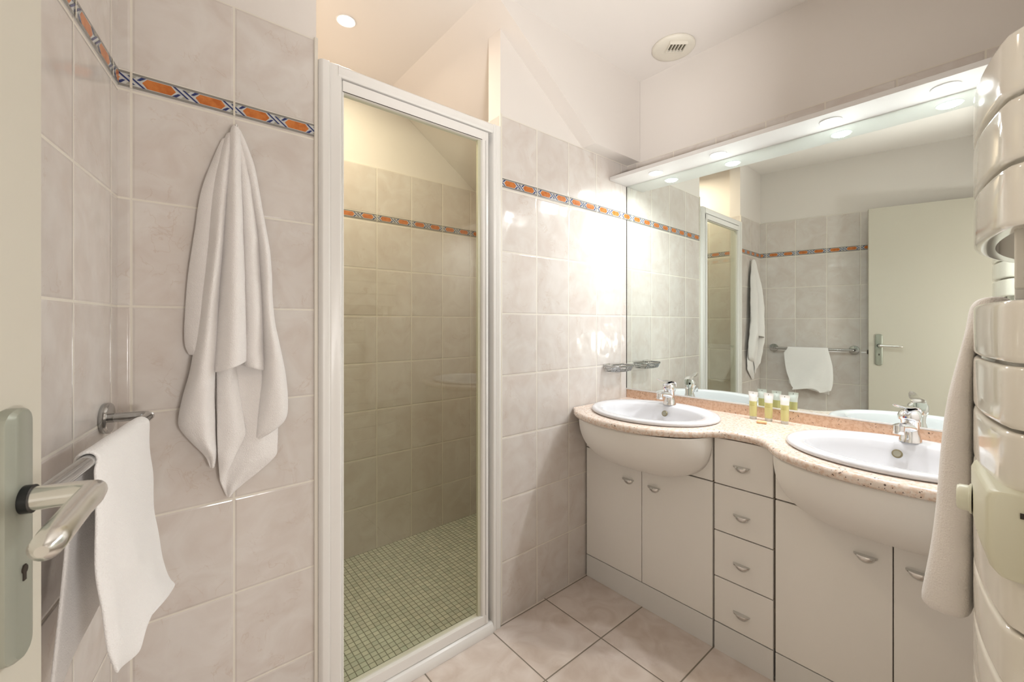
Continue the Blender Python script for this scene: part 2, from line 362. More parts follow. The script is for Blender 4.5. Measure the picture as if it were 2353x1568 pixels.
# ------------------------------------------------------------------ decorative border
M_bg = mat('border_glaze_white', srgb(205, 206, 204), .12); M_gr = mat('border_grey_band', srgb(142, 138, 132), .15)
M_or = mat('border_orange', srgb(206, 126, 66), .12, var=(60, srgb(186, 104, 48))); M_bl = mat('border_blue', srgb(52, 62, 112), .12)
M_gt = mat('border_grout', srgb(224, 216, 200), .7); M_sh = mat('border_stone', srgb(168, 165, 152), .15)
def clip_poly(poly, u0, u1):
    for sgn, lim in ((1, u0), (-1, -u1)):
        out = []
        for i in range(len(poly)):
            a, b = poly[i], poly[(i+1) % len(poly)]
            ia, ib = a[0]*sgn >= lim, b[0]*sgn >= lim
            if ia: out.append(a)
            if ia != ib:
                t = (lim*sgn-a[0])/(b[0]-a[0]); out.append((lim*sgn, a[1]+(b[1]-a[1])*t))
        poly = out
        if len(poly) < 3: return []
    return poly
def border(name, F, u0, u1, g0, p=.2035, z0=1.7655, z1=1.8015, parent=None):
    """F(u, out, z)"""
    bm = BM(); H = z1-z0; zt, zb = z1-.0055, z0+.0055; zm = (z0+z1)/2
    def quadp(poly, out, mi, th=.0004):
        poly = clip_poly(poly, u0, u1)
        if len(poly) < 3: return
        vs_ = [bm.verts.new(F(a, out, b)) for a, b in poly]
        try: bm.faces.new(vs_).material_index = mi
        except ValueError: pass
    box(bm, u0, u1, -.001, .0022, z0, z1, F, 0)
    R = lambda a, b, c, d: [(a, c), (b, c), (b, d), (a, d)]
    quadp(R(u0, u1, zt, z1), .0026, 1); quadp(R(u0, u1, z0, zb), .0026, 1)
    k0 = int(math.floor((u0-g0)/p))-1; k1 = int(math.ceil((u1-g0)/p))+1
    h = zt-zb
    for k in range(k0*2, k1*2+1):
        c = g0+k*p/2            # crossing centre
        hx = c+p/4               # hexagon centre
        a = .0335; q = .0105; s_ = .0018
        quadp([(hx-a-s_*1.6, zm), (hx-a+q, zt), (hx+a-q, zt), (hx+a+s_*1.6, zm), (hx+a-q, zb), (hx-a+q, zb)], .0028, 0)
        quadp([(hx-a+s_, zm), (hx-a+q+s_*.4, zt-.0012), (hx+a-q-s_*.4, zt-.0012), (hx+a-s_, zm), (hx+a-q-s_*.4, zb+.0012), (hx-a+q+s_*.4, zb+.0012)], .0030, 2)
        # stone coloured little triangles
        quadp([(c-.006, zt-.001), (c+.010, zt-.001), (c+.003, zt-.008)], .0027, 5); quadp([(c+.006, zb+.001), (c-.010, zb+.001), (c-.003, zb+.008)], .0027, 5)
        b = .0056
        # two long strokes and the short counter strokes
        quadp([(c-.026, zt), (c-.026+b, zt), (c+.004+b*.6, zb+.003), (c+.004-b*.4, zb+.003)], .0032, 3)
        quadp([(c-.004-b*.6, zt-.003), (c-.004+b*.4, zt-.003), (c+.026, zb), (c+.026-b, zb)], .0032, 3)
        quadp([(c-.027, zb+.0003), (c-.018, zb+.0003), (c-.0095, zb+.0095), (c-.0155, zb+.0095)], .0032, 3)
        quadp([(c+.027, zt-.0003), (c+.018, zt-.0003), (c+.0095, zt-.0095), (c+.0155, zt-.0095)], .0032, 3)
        if k % 2 == 0: quadp(R(c-.0024, c+.0024, z0-.001, z1+.001), .0036, 4)
    o = obj(name, bm, [M_bg, M_gr, M_or, M_bl, M_gt, M_sh], parent, smooth=False)
    if parent is None: struct(o)
    return o
FF = lambda u, out, z: Vector((u, -out, z))
border('decorative_border', FF, -.0505, XA-.007, -.0275, parent=WF1)
border('decorative_border', FF, XB+.0075, W-.001, 1.0805, parent=WF2)
border('decorative_border', LP, .003, 1.43, .045, parent=WL)
o = bpy.data.objects
border('decorative_border', lambda u, out, z: Vector((u, SY-out, z)), SX0, SX1, .9335, parent=o['wall_shower_back'])
border('decorative_border', lambda u, out, z: Vector((SX1-out, u, z)), .08, SY, .884, parent=o['wall_shower_right'])
border('decorative_border', lambda u, out, z: Vector((SX0+out, u, z)), .08, SY, .884, parent=o['wall_shower_left'])

# ------------------------------------------------------------------ shower screen
ss = thing('shower_screen', 'white framed pivoting shower door with clear greenish glass between tiled walls', 'shower door', ((XA+XB)/2, 0, 0))
def fluted(bm, x0, x1, yf, yb, z0, z1, ridges):
    """vertical profile with a rounded stepped front"""
    n = len(ridges); poly = []
    for i, (t, d) in enumerate(ridges): poly.append((x0+(x1-x0)*t, yf+d))
    poly += [(x1, yb), (x0, yb)]
    prism(bm, poly, lambda x, y: Vector((x, y, z0)), lambda x, y: Vector((x, y, z1)))
bm = BM(); fluted(bm, XA+.004, .4535, -.018, .045, .0, 1.998, [(0, .012), (.08, .003), (.15, 0), (.42, 0), (.46, .006), (.5, .004), (.9, .001), (1, .008)])
obj('side_jamb', bm, M_white, ss, bevel=.0012)
bm = BM(); fluted(bm, 1.0305, XB-.004, -.018, .045, .0, 1.998, [(0, .008), (.08, .001), (.3, 0), (.36, .006), (.42, .003), (.72, .0), (.85, .004), (1, .012)])
obj('side_jamb', bm, M_white, ss, bevel=.0012)
bm = BM(); prism(bm, [(-.016, 1.962), (-.020, 1.968), (-.020, 1.992), (-.014, 1.998), (.045, 1.998), (.045, 1.962)], lambda y, z: Vector((.440, y, z)), lambda y, z: Vector((1.03, y, z)))
obj('head_rail', bm, M_white, ss, bevel=.001)
bm = BM(); prism(bm, [(-.022, .0), (-.024, .022), (-.018, .036), (-.008, .042), (.045, .042), (.045, .0)], lambda y, z: Vector((.440, y, z)), lambda y, z: Vector((1.03, y, z)))
obj('threshold', bm, M_white, ss, bevel=.001)
df = bpy.data.objects.new('door_leaf', None)
bm = BM()
x0, x1, z0, z1 = .4555, 1.0115, .045, 1.958
box(bm, x0, x1, -.012, .022, z1-.034, z1); box(bm, x0, x1, -.012, .022, z0, z0+.034)
fluted(bm, x1-.029, x1, -.014, .022, z0+.001, z1-.001, [(0, .012), (.1, .004), (.45, 0), (.5, .008), (.56, .008), (.6, 0), (1, .002)])
box(bm, x0-.001, x0+.004, -.008, .018, z0, z1)
df = obj('door_frame', bm, M_white, ss, bevel=.0012)
bm = BM(); box(bm, x0+.002, x1-.024, .002, .008, z0+.03, z1-.03); obj('glass_pane', bm, M_glass, df, smooth=False)
bm = BM(); box(bm, x1-.041, x1-.029, -.001, .012, z0+.034, z1-.034); obj('seal_or_gap_shade', bm, mat('pale_seal', srgb(206, 204, 180), .25), df, bevel=.001); bm = BM(); box(bm, x1-.002, x1+.0185, .012, .03, z0, z1); obj('seal_or_gap_shade', bm, mat('gap_shade_grey', srgb(128, 122, 104), .3), df, bevel=.001)  # pale seal, then a grey strip painting the shade in the door gap
bm = BM(); box(bm, x0, x1-.03, -.0125, -.0118, z1-.0355, z1-.0335); obj('gasket', bm, M_dark, df, smooth=False)

# ------------------------------------------------------------------ vanity cabinets
CT, CBZ = .820, .790
FO = .3375
def pull(parent, s, z, off, wd=.056):
    """half-moon pull: lens plate on top, shell below"""
    bm = BM(); n = 20; hw = wd/2
    top = []; 
    pl = [(hw*math.cos(a), .019*max(0, math.sin(a))**.8) for a in [PI*i/n for i in range(n+1)]]
    prism(bm, pl, lambda a, b: MP(s+a, off+b, z-.0015), lambda a, b: MP(s+a, off+b, z+.0015))
    rows = []
    for j in range(9):
        ph = (PI/2)*j/8; r = math.cos(ph); zz = -math.sin(ph)*.021
        rows.append([MP(s+hw*.82*r*math.cos(PI*i/n), off+.0145*r*math.sin(PI*i/n)+.0004, z+zz-.001) for i in range(n+1)])
    R = [[bm.verts.new(p) for p in r_] for r_ in rows[:-1]]; tip = bm.verts.new(rows[-1][0])
    for a, b in zip(R, R[1:]):
        for i in range(n): bm.faces.new((a[i], a[i+1], b[i+1], b[i]))
    for i in range(n): bm.faces.new((R[-1][i], R[-1][i+1], tip))
    return obj('handle', bm, M_satin, parent, solid=.0012)
def front(name, parent, s0, s1, z0, z1, mat_=M_cab, t=.016, bev=.0014):
    bm = BM(); box(bm, s0, s1, FO-t, FO, z0, z1, MP); return obj(name, bm, mat_, parent, bevel=bev)
def apron(parent, sc, hw):
    """bowl shaped fairing under the counter"""
    bm = BM(); rows = []; nu, nv = 48, 20
    for j in range(nv+1):
        v = j/nv; row = []
        for i in range(nu+1):
            a = -1+2*i/nu; a = math.sin(a*PI/2)
            h = .197*max(0, 1-abs(a)**2.9)**(1/2.9)
            g = max(0, 1-v**2.3)**(1/1.9)
            q = .196*max(0, 1-abs(a)**2.35)**(1/2.0)
            row.append(MP(sc+hw*a, FO-.002+q*g, CBZ-h*v))
        rows.append(row)
    loft(bm, rows, False, False, closed=False)
    return obj('sink_fairing', bm, M_cab, parent, solid=.003)
def carcass(bm, a, b):
    z0, z1, f = .10, CBZ-.001, FO-.0175
    box(bm, a, a+.012, -.004, f, z0, z1, MP); box(bm, b-.012, b, -.004, f, z0, z1, MP)
    box(bm, a+.012, b-.012, -.004, .002, z0, z1, MP); box(bm, a+.012, b-.012, .002, f, z0, z0+.014, MP)
    box(bm, a+.012, b-.012, f-.003, f, z0+.014, .624, MP)
def sink_cabinet(s0, s1, label, pulls, end=0):
    u = thing('sink_cabinet', label, 'cabinet', MP((s0+s1)/2, .17, 0), 'vanity cabinets')
    sm = (s0+s1)/2
    bm = BM(); carcass(bm, s0+.001, s1-.001); obj('body', bm, M_carc, u, smooth=False)
    f = front('upper_panel', u, s0+.002, s1-.002, .622, CBZ-.001)
    d1 = front('door', u, s0+.002, sm-.0014, .105, .617); pull(d1, pulls[0], .528, FO)
    d2 = front('door', u, sm+.0014, s1-.002, .105, .617); pull(d2, pulls[1], .528, FO)
    front('plinth', u, s0+.002, s1-.002, .0, .1015, mat('plinth_grey', srgb(232, 230, 226), .4) if end == 0 else bpy.data.materials['plinth_grey'], bev=.0005)
    apron(u, sm, (s1-s0)/2-.003)
    return u
sink_cabinet(.002, .605, 'cream two-door cabinet under the sink nearer the shower', (.237, .362))
sink_cabinet(.811, 1.411, 'cream two-door cabinet under the sink beside the towel radiator', (1.050, 1.165), 1)
u = thing('drawer_cabinet', 'narrow cream four-drawer cabinet between the two sink cabinets', 'cabinet', MP(.708, .17, 0), 'vanity cabinets')
bm = BM(); carcass(bm, .609, .807); obj('body', bm, M_carc, u, smooth=False)
for z0, z1, hz in ((.6205, .788, .700), (.4465, .6165, .524), (.2755, .4425, .350), (.1055, .2715, .175)):
    d = front('drawer', u, .610, .806, z0, z1); pull(d, .706, hz, FO)
front('plinth', u, .610, .806, 0, .1015, bpy.data.materials['plinth_grey'], bev=.0005)

# ------------------------------------------------------------------ countertop
EDGE = [(.001, .430), (.05, .481), (.101, .512), (.155, .533), (.21, .545), (.265, .551), (.318, .552), (.36, .547), (.404, .539), (.44, .526), (.475, .510), (.51, .490), (.537, .471), (.565, .445), (.587, .417), (.605, .388), (.622, .366), (.645, .352), (.672, .346), (.705, .345), (.735, .347), (.762, .353), (.785, .368), (.803, .392), (.822, .422), (.843, .450), (.875, .480), (.912, .504), (.973, .530), (1.04, .545), (1.118, .552), (1.2, .548), (1.27, .534), (1.34, .504), (1.38, .470), (1.405, .42), (1.413, .36)]
def resample(pts, step):
    out = []; tab = []; d = 0
    for i, p in enumerate(pts):
        if i: d += math.hypot(p[0]-pts[i-1][0], p[1]-pts[i-1][1])
        tab.append((d, p[0], p[1]))
    n = int(d/step)
    return [tuple(interp(tab, d*i/n)) for i in range(n+1)]
edge = resample(EDGE, .012)
outline = edge+[(1.413, .2), (1.413, -.004), (1.1, -.004), (.7, -.004), (.3, -.004), (.001, -.004), (.001, .2)]
def inset(pl, d):
    n = len(pl); out = []
    for i in range(n):
        a, b, c = pl[i-1], pl[i], pl[(i+1) % n]
        tx, ty = c[0]-a[0], c[1]-a[1]; l = math.hypot(tx, ty) or 1
        out.append((b[0]+ty/l*d, b[1]-tx/l*d) if 0 < i < len(edge) else b)
    return out
SINKS = [(.312, .268), (1.108, .268)]
RS, RO = .275, .232
ct = thing('countertop', 'pink speckled granite countertop with two bulging sink bays and wall upstand', 'countertop', MP(.706, .2, CBZ), None)
bm = BM()
r = .015; rings = []
zc = (CT+CBZ)/2
prof = [(r*(1-math.cos(a)), zc+r*math.sin(a)) for a in [PI/2-PI*i/8 for i in range(9)]]
loops = []
for d, z in prof: loops.append([bm.verts.new(MP(a, b, z)) for a, b in inset(outline, d)])
n = len(outline)
for A, B in zip(loops, loops[1:]):
    for i in range(n): bm.faces.new((A[i], A[(i+1) % n], B[(i+1) % n], B[i]))
for top, loop, z in ((True, loops[0], CT), (False, loops[-1], CBZ)):
    eds = [bm.edges.get((loop[i], loop[(i+1) % n])) for i in range(n)]
    hl = []
    for sc, oc in SINKS:
        h = [bm.verts.new(MP(sc+(RS-.015)*math.cos(2*PI*k/48), oc+(RO-.015)*math.sin(2*PI*k/48), z)) for k in range(48)]
        eds += [bm.edges.new((h[k], h[(k+1) % 48])) for k in range(48)]; hl.append(h)
    bmesh.ops.triangle_fill(bm, edges=eds, use_beauty=True)
    if top: H1 = hl
    else:
        for a, b in zip(H1, hl):
            for k in range(48): bm.faces.new((a[k], a[(k+1) % 48], b[(k+1) % 48], b[k]))
obj('counter_slab', bm, M_granite, ct, angle=50)
bm = BM(); box(bm, .001, 1.413, -.005, .002, CT-.001, .862, MP); obj('upstand', bm, M_granite_up, ct, bevel=.0008)

# ------------------------------------------------------------------ sinks
def sink(sc, oc, label):
    t = thing('sink', label, 'sink', MP(sc, oc, CT), 'oval drop-in sinks')
    ring = lambda a, b, z, do=0: [MP(sc+a*math.cos(2*PI*k/72), oc+do+b*math.sin(2*PI*k/72), z) for k in range(72)]
    bm = BM(); D = .020
    R = [ring(RS-.006, RO-.006, CT+.0005), ring(RS, RO, CT+.004), ring(RS+.001, RO+.001, CT+.009), ring(RS-.003, RO-.003, CT+.0145), ring(RS-.010, RO-.010, CT+.0175),
         ring(RS-.022, RO-.020, CT+.0175, .003), ring(.230, .176, CT+.0160, D*.9), ring(.223, .170, CT+.0135, D), ring(.2185, .1655, CT+.006, D+.001), ring(.213, .160, CT-.016, D+.002), ring(.200, .148, CT-.058, D+.003),
         ring(.168, .120, CT-.095, D+.003), ring(.130, .092, CT-.120, D+.002), ring(.085, .060, CT-.133, D), ring(.040, .034, CT-.138, D), ring(.022, .022, CT-.139, D)]
    loft(bm, R, False, True); obj('basin', bm, M_ceramic, t, angle=80)
    # overflow ring on the rear of the bowl
    c = MP(sc-.012, oc+D-.144, CT-.020); nrm = (-MN*1+Vector((0, 0, .28))).normalized()
    bm = BM(); revolve(bm, c-nrm*.004, nrm, [(.0135, 0), (.0135, .004), (.0118, .0062), (.0095, .0055)], 28); ovf = obj('overflow_ring', bm, mat('aged_brass_ring', srgb(150, 140, 112), .3, .7) if 'aged_brass_ring' not in bpy.data.materials else bpy.data.materials['aged_brass_ring'], t)
    bm = BM(); cyl(bm, c+nrm*.0012, c+nrm*.0026, .0096); obj('overflow_cap', bm, mat('overflow_cap_grey', srgb(168, 164, 146), .4, .3), ovf)
    bm = BM(); revolve(bm, MP(sc, oc+D, CT-.1388), (0, 0, 1), [(.021, 0), (.021, .003), (.018, .0045), (.002, .0055)], 28); obj('drain_plug', bm, M_chrome, t)
sink(*SINKS[0], 'white oval ceramic sink nearer the shower wall'); sink(*SINKS[1], 'white oval ceramic sink behind the towel hanging on the radiator')

# ------------------------------------------------------------------ mixer taps
def tap(sc, label, off=.098, turn=0):
    t = thing('mixer_tap', label, 'tap', MP(sc, off, CT+.0175), 'chrome mixer taps')
    ca, sa = math.cos(turn), math.sin(turn)
    P = lambda f, s, z: MP(sc+s*ca+f*sa, off+f*ca-s*sa, CT+.0165+z)   # f: towards the user
    n = 28
    def ringp(f0, z, a, b, tilt=0): return [P(f0+a*math.cos(2*PI*k/n), b*math.sin(2*PI*k/n), z+tilt*a*math.cos(2*PI*k/n)) for k in range(n)]
    bm = BM()
    loft(bm, [ringp(0, 0, .030, .0285), ringp(0, .004, .0295, .028), ringp(-.001, .014, .0265, .0250), ringp(-.003, .034, .0215, .0205), ringp(-.001, .048, .0225, .0215), ringp(.001, .058, .0235, .023, .15), ringp(.002, .066, .0235, .0235, .2)])
    body = obj('body', bm, M_chrome, t)
    bm = BM()   # spout
    path = [(.006, .044), (.020, .048), (.036, .051), (.054, .053), (.070, .053), (.078, .051)]
    rs = [.018, .017, .0145, .013, .0132, .011]
    tube(bm, [P(a, 0, b) for a, b in path], rs, 20, sc=(1.12, .85)); obj('spout', bm, M_chrome, t)
    bm = BM(); revolve(bm, P(.070, 0, .060), (P(.074, 0, .02)-P(.070, 0, .060)), [(.010, 0), (.0150, .003), (.0150, .017), (.0138, .0175), (.0138, .0195), (.0150, .020), (.0145, .029), (.009, .0295)], 24); obj('aerator', bm, M_chrome, t)
    bm = BM()   # round head
    loft(bm, [ringp(.003, .064, .0225, .0225, .25), ringp(.005, .067, .0285, .027, .25), ringp(.005, .080, .0300, .0285, .2), ringp(.002, .092, .0275, .027, .14), ringp(-.002, .100, .0205, .0205, .08), ringp(-.003, .104, .009, .009, 0)])
    head = obj('cartridge_head', bm, M_chrome, t)
    bm = BM()   # lever: a curved blade from the back of the head, over it and forward
    rows = []
    for f, z, hwid, th in ((-.030, .080, .014, .006), (-.026, .098, .018, .005), (-.012, .107, .0195, .004), (.012, .111, .020, .0036), (.038, .112, .018, .0034), (.062, .115, .0145, .003), (.082, .121, .011, .0028), (.092, .125, .006, .002)):
        rows.append([P(f, hwid*math.cos(2*PI*k/16), z+th*math.sin(2*PI*k/16)) for k in range(16)])
    loft(bm, rows); lever = obj('lever', bm, M_chrome, t)
    for sgn, c in ((-1, mat('tap_red', srgb(170, 30, 30), .3)), (1, mat('tap_blue', srgb(30, 60, 150), .3))):
        bm = BM(); c0 = P(.0335, sgn*.0022, .080); cyl(bm, c0, c0+(P(.040, sgn*.0022, .082)-c0).normalized()*.0014, .0024, 12); obj('temperature_mark', bm, c, head)
    bm = BM(); tube(bm, [P(-.030, 0, .0), P(-.031, 0, .03), P(-.036, 0, .058)], .0022, 10); revolve(bm, P(-.036, 0, .056), P(-.040, 0, .08)-P(-.036, 0, .058), [(.003, 0), (.0055, .003), (.0055, .007), (.003, .009)], 14); obj('waste_rod', bm, M_chrome, t)
tap(.300, 'chrome single lever mixer tap on the sink nearer the shower', turn=-.12); tap(1.122, 'chrome single lever mixer tap on the sink near the towel radiator', turn=-.28)

# ------------------------------------------------------------------ mirror and light shelf
bm = BM(); box(bm, .002, 1.412, -.005, 0, .869, 1.943, MP)
wm = obj('wall_mirror', bm, [M_mirror], smooth=False, loc=MP(.7, 0, .869)); tag(wm, 'large frameless wall mirror above the granite countertop', 'mirror')
bm = BM(); box(bm, .001, 1.413, -.005, .003, .8625, .8685, MP); obj('bottom_channel', bm, mat('white_channel', srgb(235, 233, 230), .35), wm, bevel=.0006)
bm = BM(); box(bm, -.0008, .0016, -.004, .0025, .869, 1.942, MP); obj('side_edge', bm, M_dark, wm, smooth=False)
ls = thing('light_shelf', 'white shelf with four lit downlights above the mirror', 'light fitting', MP(.7, .075, 1.943))
bm = BM(); box(bm, .001, 1.413, -.005, .15, 1.9435, 1.9615, MP); obj('board', bm, mat('shelf_laminate', srgb(216, 213, 210), .35), ls, bevel=.001)
for s, off in SPOTS:
    bm = BM(); revolve(bm, MP(s, off, 1.944), (0, 0, -1), [(.030, 0), (.034, .001), (.0345, .003), (.031, .0045), (.027, .003), (.0265, .0005)], 32); d = obj('downlight', bm, mat('lamp_trim', srgb(235, 235, 235), .3) if 'lamp_trim' not in bpy.data.materials else bpy.data.materials['lamp_trim'], ls)
    bm = BM(); revolve(bm, MP(s, off, 1.9438), (0, 0, -1), [(.026, 0), (.0255, .002), (.018, .0035), (.004, .0038)], 28); obj('lit_bulb', bm, M_bulb, d)

# ------------------------------------------------------------------ ceiling things
t = thing('ceiling_downlight', 'round lit downlight in the ceiling over the shower', 'light', (.625, .458, CEIL))
bm = BM(); revolve(bm, (.625, .458, CEIL), (0, 0, -1), [(.038, 0), (.040, .002), (.036, .004), (.032, .002)], 32); obj('trim_ring', bm, bpy.data.materials['lamp_trim'], t)
bm = BM(); revolve(bm, (.625, .458, CEIL), (0, 0, -1), [(.033, 0), (.033, .003), (.02, .006), (.003, .0065)], 28); obj('lit_bulb', bm, M_bulbw, t)
VC = Vector((1.822, -.335, CEIL)); t = thing('extractor_vent', 'round cream plastic extractor vent on the ceiling', 'vent', VC)
M_vent = mat('vent_plastic', srgb(228, 223, 210), .4)
bm = BM(); revolve(bm, VC, (0, 0, -1), [(.091, 0), (.093, .002), (.093, .008), (.088, .014), (.075, .020), (.060, .0215), (.003, .022)], 48); vb = obj('cover', bm, M_vent, t, angle=60)
gx = Vector((math.cos(.72), -math.sin(.72), 0)); gy = Vector((math.sin(.72), math.cos(.72), 0))   # grille frame
VF = lambda a, b, c: VC+gx*a*1.0-gy*b+Vector((0, 0, -c))
bm = BM(); box(bm, -.036, .036, .012, .068, .0225, .0232, VF); obj('grille_opening', bm, mat('vent_dark', srgb(74, 66, 48), .8), t, smooth=False)
for k in range(6):
    bm = BM(); x = -.036+k*.0144; box(bm, x-.0022, x+.0022, .010, .070, .0205, .0335, VF); obj('grille_slat', bm, M_vent, t, bevel=.0006)
bm = BM(); box(bm, -.039, .039, .0655, .0705, .0205, .034, VF); box(bm, -.039, .039, .0085, .0125, .0205, .034, VF); obj('grille_rim', bm, M_vent, t, bevel=.0006)

# ------------------------------------------------------------------ door leaf with handle
E = Vector((-.073, -.706, 0)); DD = Vector((-.258, -.966, 0)).normalized(); DN = Vector((-DD.y, DD.x, 0))
if DN.x < 0: DN = -DN
DP = lambda a, out, z: E+DD*a+DN*out+Vector((0, 0, z))
bm = BM(); box(bm, 0, .73, -.040, 0, .008, 2.044, DP); door = struct(obj('door_1', bm, M_door, bevel=.002, loc=DP(.73, 0, 0)))
pc = .056; zl = 1.0545
bm = BM()
def stadium(hw, z0, z1, k=8):
    p = [(hw*math.cos(PI*i/k), z1-hw*.55+hw*.55*math.sin(PI*i/k)) for i in range(k+1)]
    return p+[(-a, z0+(z1-b)) for a, b in p]
rings = [[DP(pc+a*f, d, z) for a, z in [(q[0], (q[1]-1.0245)*(.985 if f < .8 else 1)+1.0245) for q in stadium(.0215, .912, 1.137)]] for f, d in ((1, -.001), (1, .004), (.93, .0085), (.62, .0115))]
loft(bm, rings); pl = obj('handle_plate', bm, M_plate, door, angle=25)
bm = BM(); cyl(bm, DP(pc, .011, zl), DP(pc, .018, zl), .0125); obj('collar', bm, mat('collar_dark', srgb(60, 62, 64), .3, .8), pl)
bm = BM(); LE = Vector((-.047, -.888, zl-.003))
nk = DP(pc, .058, zl); p0 = DP(pc, .016, zl)
pts = [p0, p0.lerp(nk, .45), p0.lerp(nk, .75), nk+(LE-nk)*.03+DN*.001, nk+(LE-nk)*.14+DN*.001, nk.lerp(LE, .35), nk.lerp(LE, .6), nk.lerp(LE, .85), LE, LE+(LE-nk).normalized()*.006]
tube(bm, pts, [.0105, .0105, .0108, .0112, .0108, .0103, .0103, .0105, .0095, .004], 20, sc=(1, 1)); obj('lever', bm, M_lever, pl)
bm = BM(); box(bm, pc-.002, pc+.002, .0105, .0125, .982, .996, DP); cyl(bm, DP(pc, .010, .992), DP(pc, .0128, .992), .0038, 16); obj('keyhole', bm, M_dark, pl)
bm = BM(); box(bm, -.006, .001, -.026, -.012, .99, 1.02, DP); obj('latch', bm, M_dark, door, bevel=.001)

# ------------------------------------------------------------------ towel rail
BZ = 1.012; BO = .078
tr = thing('towel_rail', 'chrome towel rail mounted on the tiled left wall', 'towel rail', LP(.36, 0, BZ))
bm = BM(); ends = (.098, .618)
a, b = ends
pts = [LP(a, .004, BZ), LP(a, .035, BZ), LP(a, BO-.016, BZ), LP(a+.004, BO-.006, BZ), LP(a+.014, BO, BZ), LP(a+.03, BO, BZ), LP(.25, BO, BZ), LP(.45, BO, BZ), LP(b-.03, BO, BZ), LP(b-.014, BO, BZ), LP(b-.004, BO-.006, BZ), LP(b, BO-.016, BZ), LP(b, .035, BZ), LP(b, .004, BZ)]
tube(bm, pts, .0098, 16); obj('bar', bm, M_chromed, tr)
for q in ends:
    bm = BM(); revolve(bm, LP(q, 0, BZ), LN, [(.031, 0), (.0325, .003), (.0325, .011), (.0305, .0135), (.014, .0145)], 36); obj('wall_flange', bm, M_chromed, tr)

# ------------------------------------------------------------------ towels
def px_ray(px): 
    u_ = (px-CXP)/FPX
    return Vector((math.sin(YAW), math.cos(YAW), 0))+Vector((math.cos(YAW), -math.sin(YAW), 0))*u_
def cloth_noise(p, s, a): return a*noise.noise(Vector(p)*s)
def proj_plane(px, py, yv):
    Fv = Vector((math.sin(YAW), math.cos(YAW), 0)); Rv = Vector((math.cos(YAW), -math.sin(YAW), 0))
    d = Fv+Rv*((px-CXP)/FPX)+Vector((0, 0, (CYP-py)/FPX)); t = (yv-CAM.y)/d.y; return CAM+d*t
# bath towel on the hook: gathered at the top, six falling folds (positions measured on the wall, in metres)
def wxz(cx, cy):
    p = proj_plane(380+cx/1.6514, 250+cy/1.6505, -.06); return p.x, p.z
bm = BM()
FOLDS = [  # rows: (y, x left, x right) or (yl, yr, xl .. ) ; depth at the wall side; bulge; ripple
    ([(88, 228, 250), (170, 190, 245), (300, 142, 235), (450, 118, 230), (620, 92, 225), (800, 78, 215), (900, 79, 200), (938, 96, 190)], .010, .030, .0),
    ([(700, 200, 380), (850, 190, 385), (1000, 188, 395), (1100, 196, 430), (1200, 200, 442), (1300, 203, 440), (1330, 205, 436), (1400, 211, 362), (1440, 217, 312), (1494, 246, 252)], .010, .014, 1.2),
    ([(900, 194, 262), (1000, 200, 276), (1100, 202, 290), (1200, 203, 305), (1245, 203, 309), (1330, 206, 268), (1430, 216, 222)], .022, .020, .0),
    ([(70, 244, 266), (150, 217, 260), (300, 183, 250), (500, 165, 230), (700, 140, 212), (850, 122, 205), (1000, 98, 193), (1100, 70, 192), (1190, 52, 195), (1225, 58, 196), (1290, 118, 197), (1330, 160, 197), (1376, 176, 190)], .018, .058, .8),
    ([(64, 274, 292), (200, 278, 325), (400, 284, 355), (600, 288, 372), (750, 292, 378), (900, 292, 382), (975, 997, 288, 384)], .018, .046, 0),
    ([(56, 276, 290), (120, 290, 318), (220, 312, 350), (400, 340, 381), (560, 357, 406), (780, 371, 416), (900, 378, 440), (1020, 376, 466), (1140, 364, 474), (1190, 359, 463), (1225, 355, 425), (1262, 352, 360)], .022, .056, .6),
    ([(44, 266, 278), (52, 260, 284), (80, 254, 289), (150, 248, 291), (300, 235, 293), (450, 222, 297), (600, 212, 303), (750, 204, 307), (900, 192, 310), (1003, 957, 183, 312)], .040, .052, 0),
]
for rows, d0, amp, rip in FOLDS:
    tab = []
    for r_ in rows:
        if len(r_) == 3: tab.append((r_[0], r_[1], r_[0], r_[2], r_[0]))
        else: tab.append(((r_[0]+r_[1])/2, r_[2], r_[0], r_[3], r_[1]))
    nv, nu = 72, 20; R = []
    y0, y1 = tab[0][0], tab[-1][0]
    for j in range(nv+1):
        yy = y0+(y1-y0)*j/nv; xl, yl, xr, yr = interp(tab, yy)
        v = min(1, max(0, (yy-50)/900)); row = []
        for i in range(nu+1):
            uu = i/nu; x_, z_ = wxz(xl+(xr-xl)*uu, yl+(yr-yl)*uu)
            grow = .45+.55*min(1, v*1.6)
            wide = min(1, (xr-xl)/60)
            flat = 1-.62*max(0, (yy-(y1-330))/330) if y1 > 1100 else 1
            dep = (d0*grow+.006)+amp*grow*wide*flat*math.sin(PI*uu)**.8
            if rip: dep += rip*.004*math.sin(PI*uu*3+yy*.006)*min(1, v*1.5)
            dep += cloth_noise((x_, z_, d0*9), 9, .006)*min(1, v*3)+cloth_noise((x_, z_, 5+d0), 30, .0022)
            row.append(Vector((x_, -max(dep, .006), z_)))
        R.append(row)
    loft(bm, R, False, False, closed=False)
bt = obj('bath_towel', bm, M_towel, solid=.005, subsurf=1, loc=(.172, -.03, 1.74))
tag(bt, 'long white bath towel hanging in folds from a wall hook', 'towel')
hx = proj_plane(541, 283, -.02)
bm = BM(); hk = thing('towel_hook', 'small chrome hook holding the bath towel under the border', 'hook', (hx.x, 0, hx.z-.03))
bm = BM(); revolve(bm, (hx.x, 0, hx.z-.012), (0, -1, 0), [(.009, 0), (.010, .002), (.009, .005), (.004, .0055)], 20); obj('base', bm, M_chrome, hk)
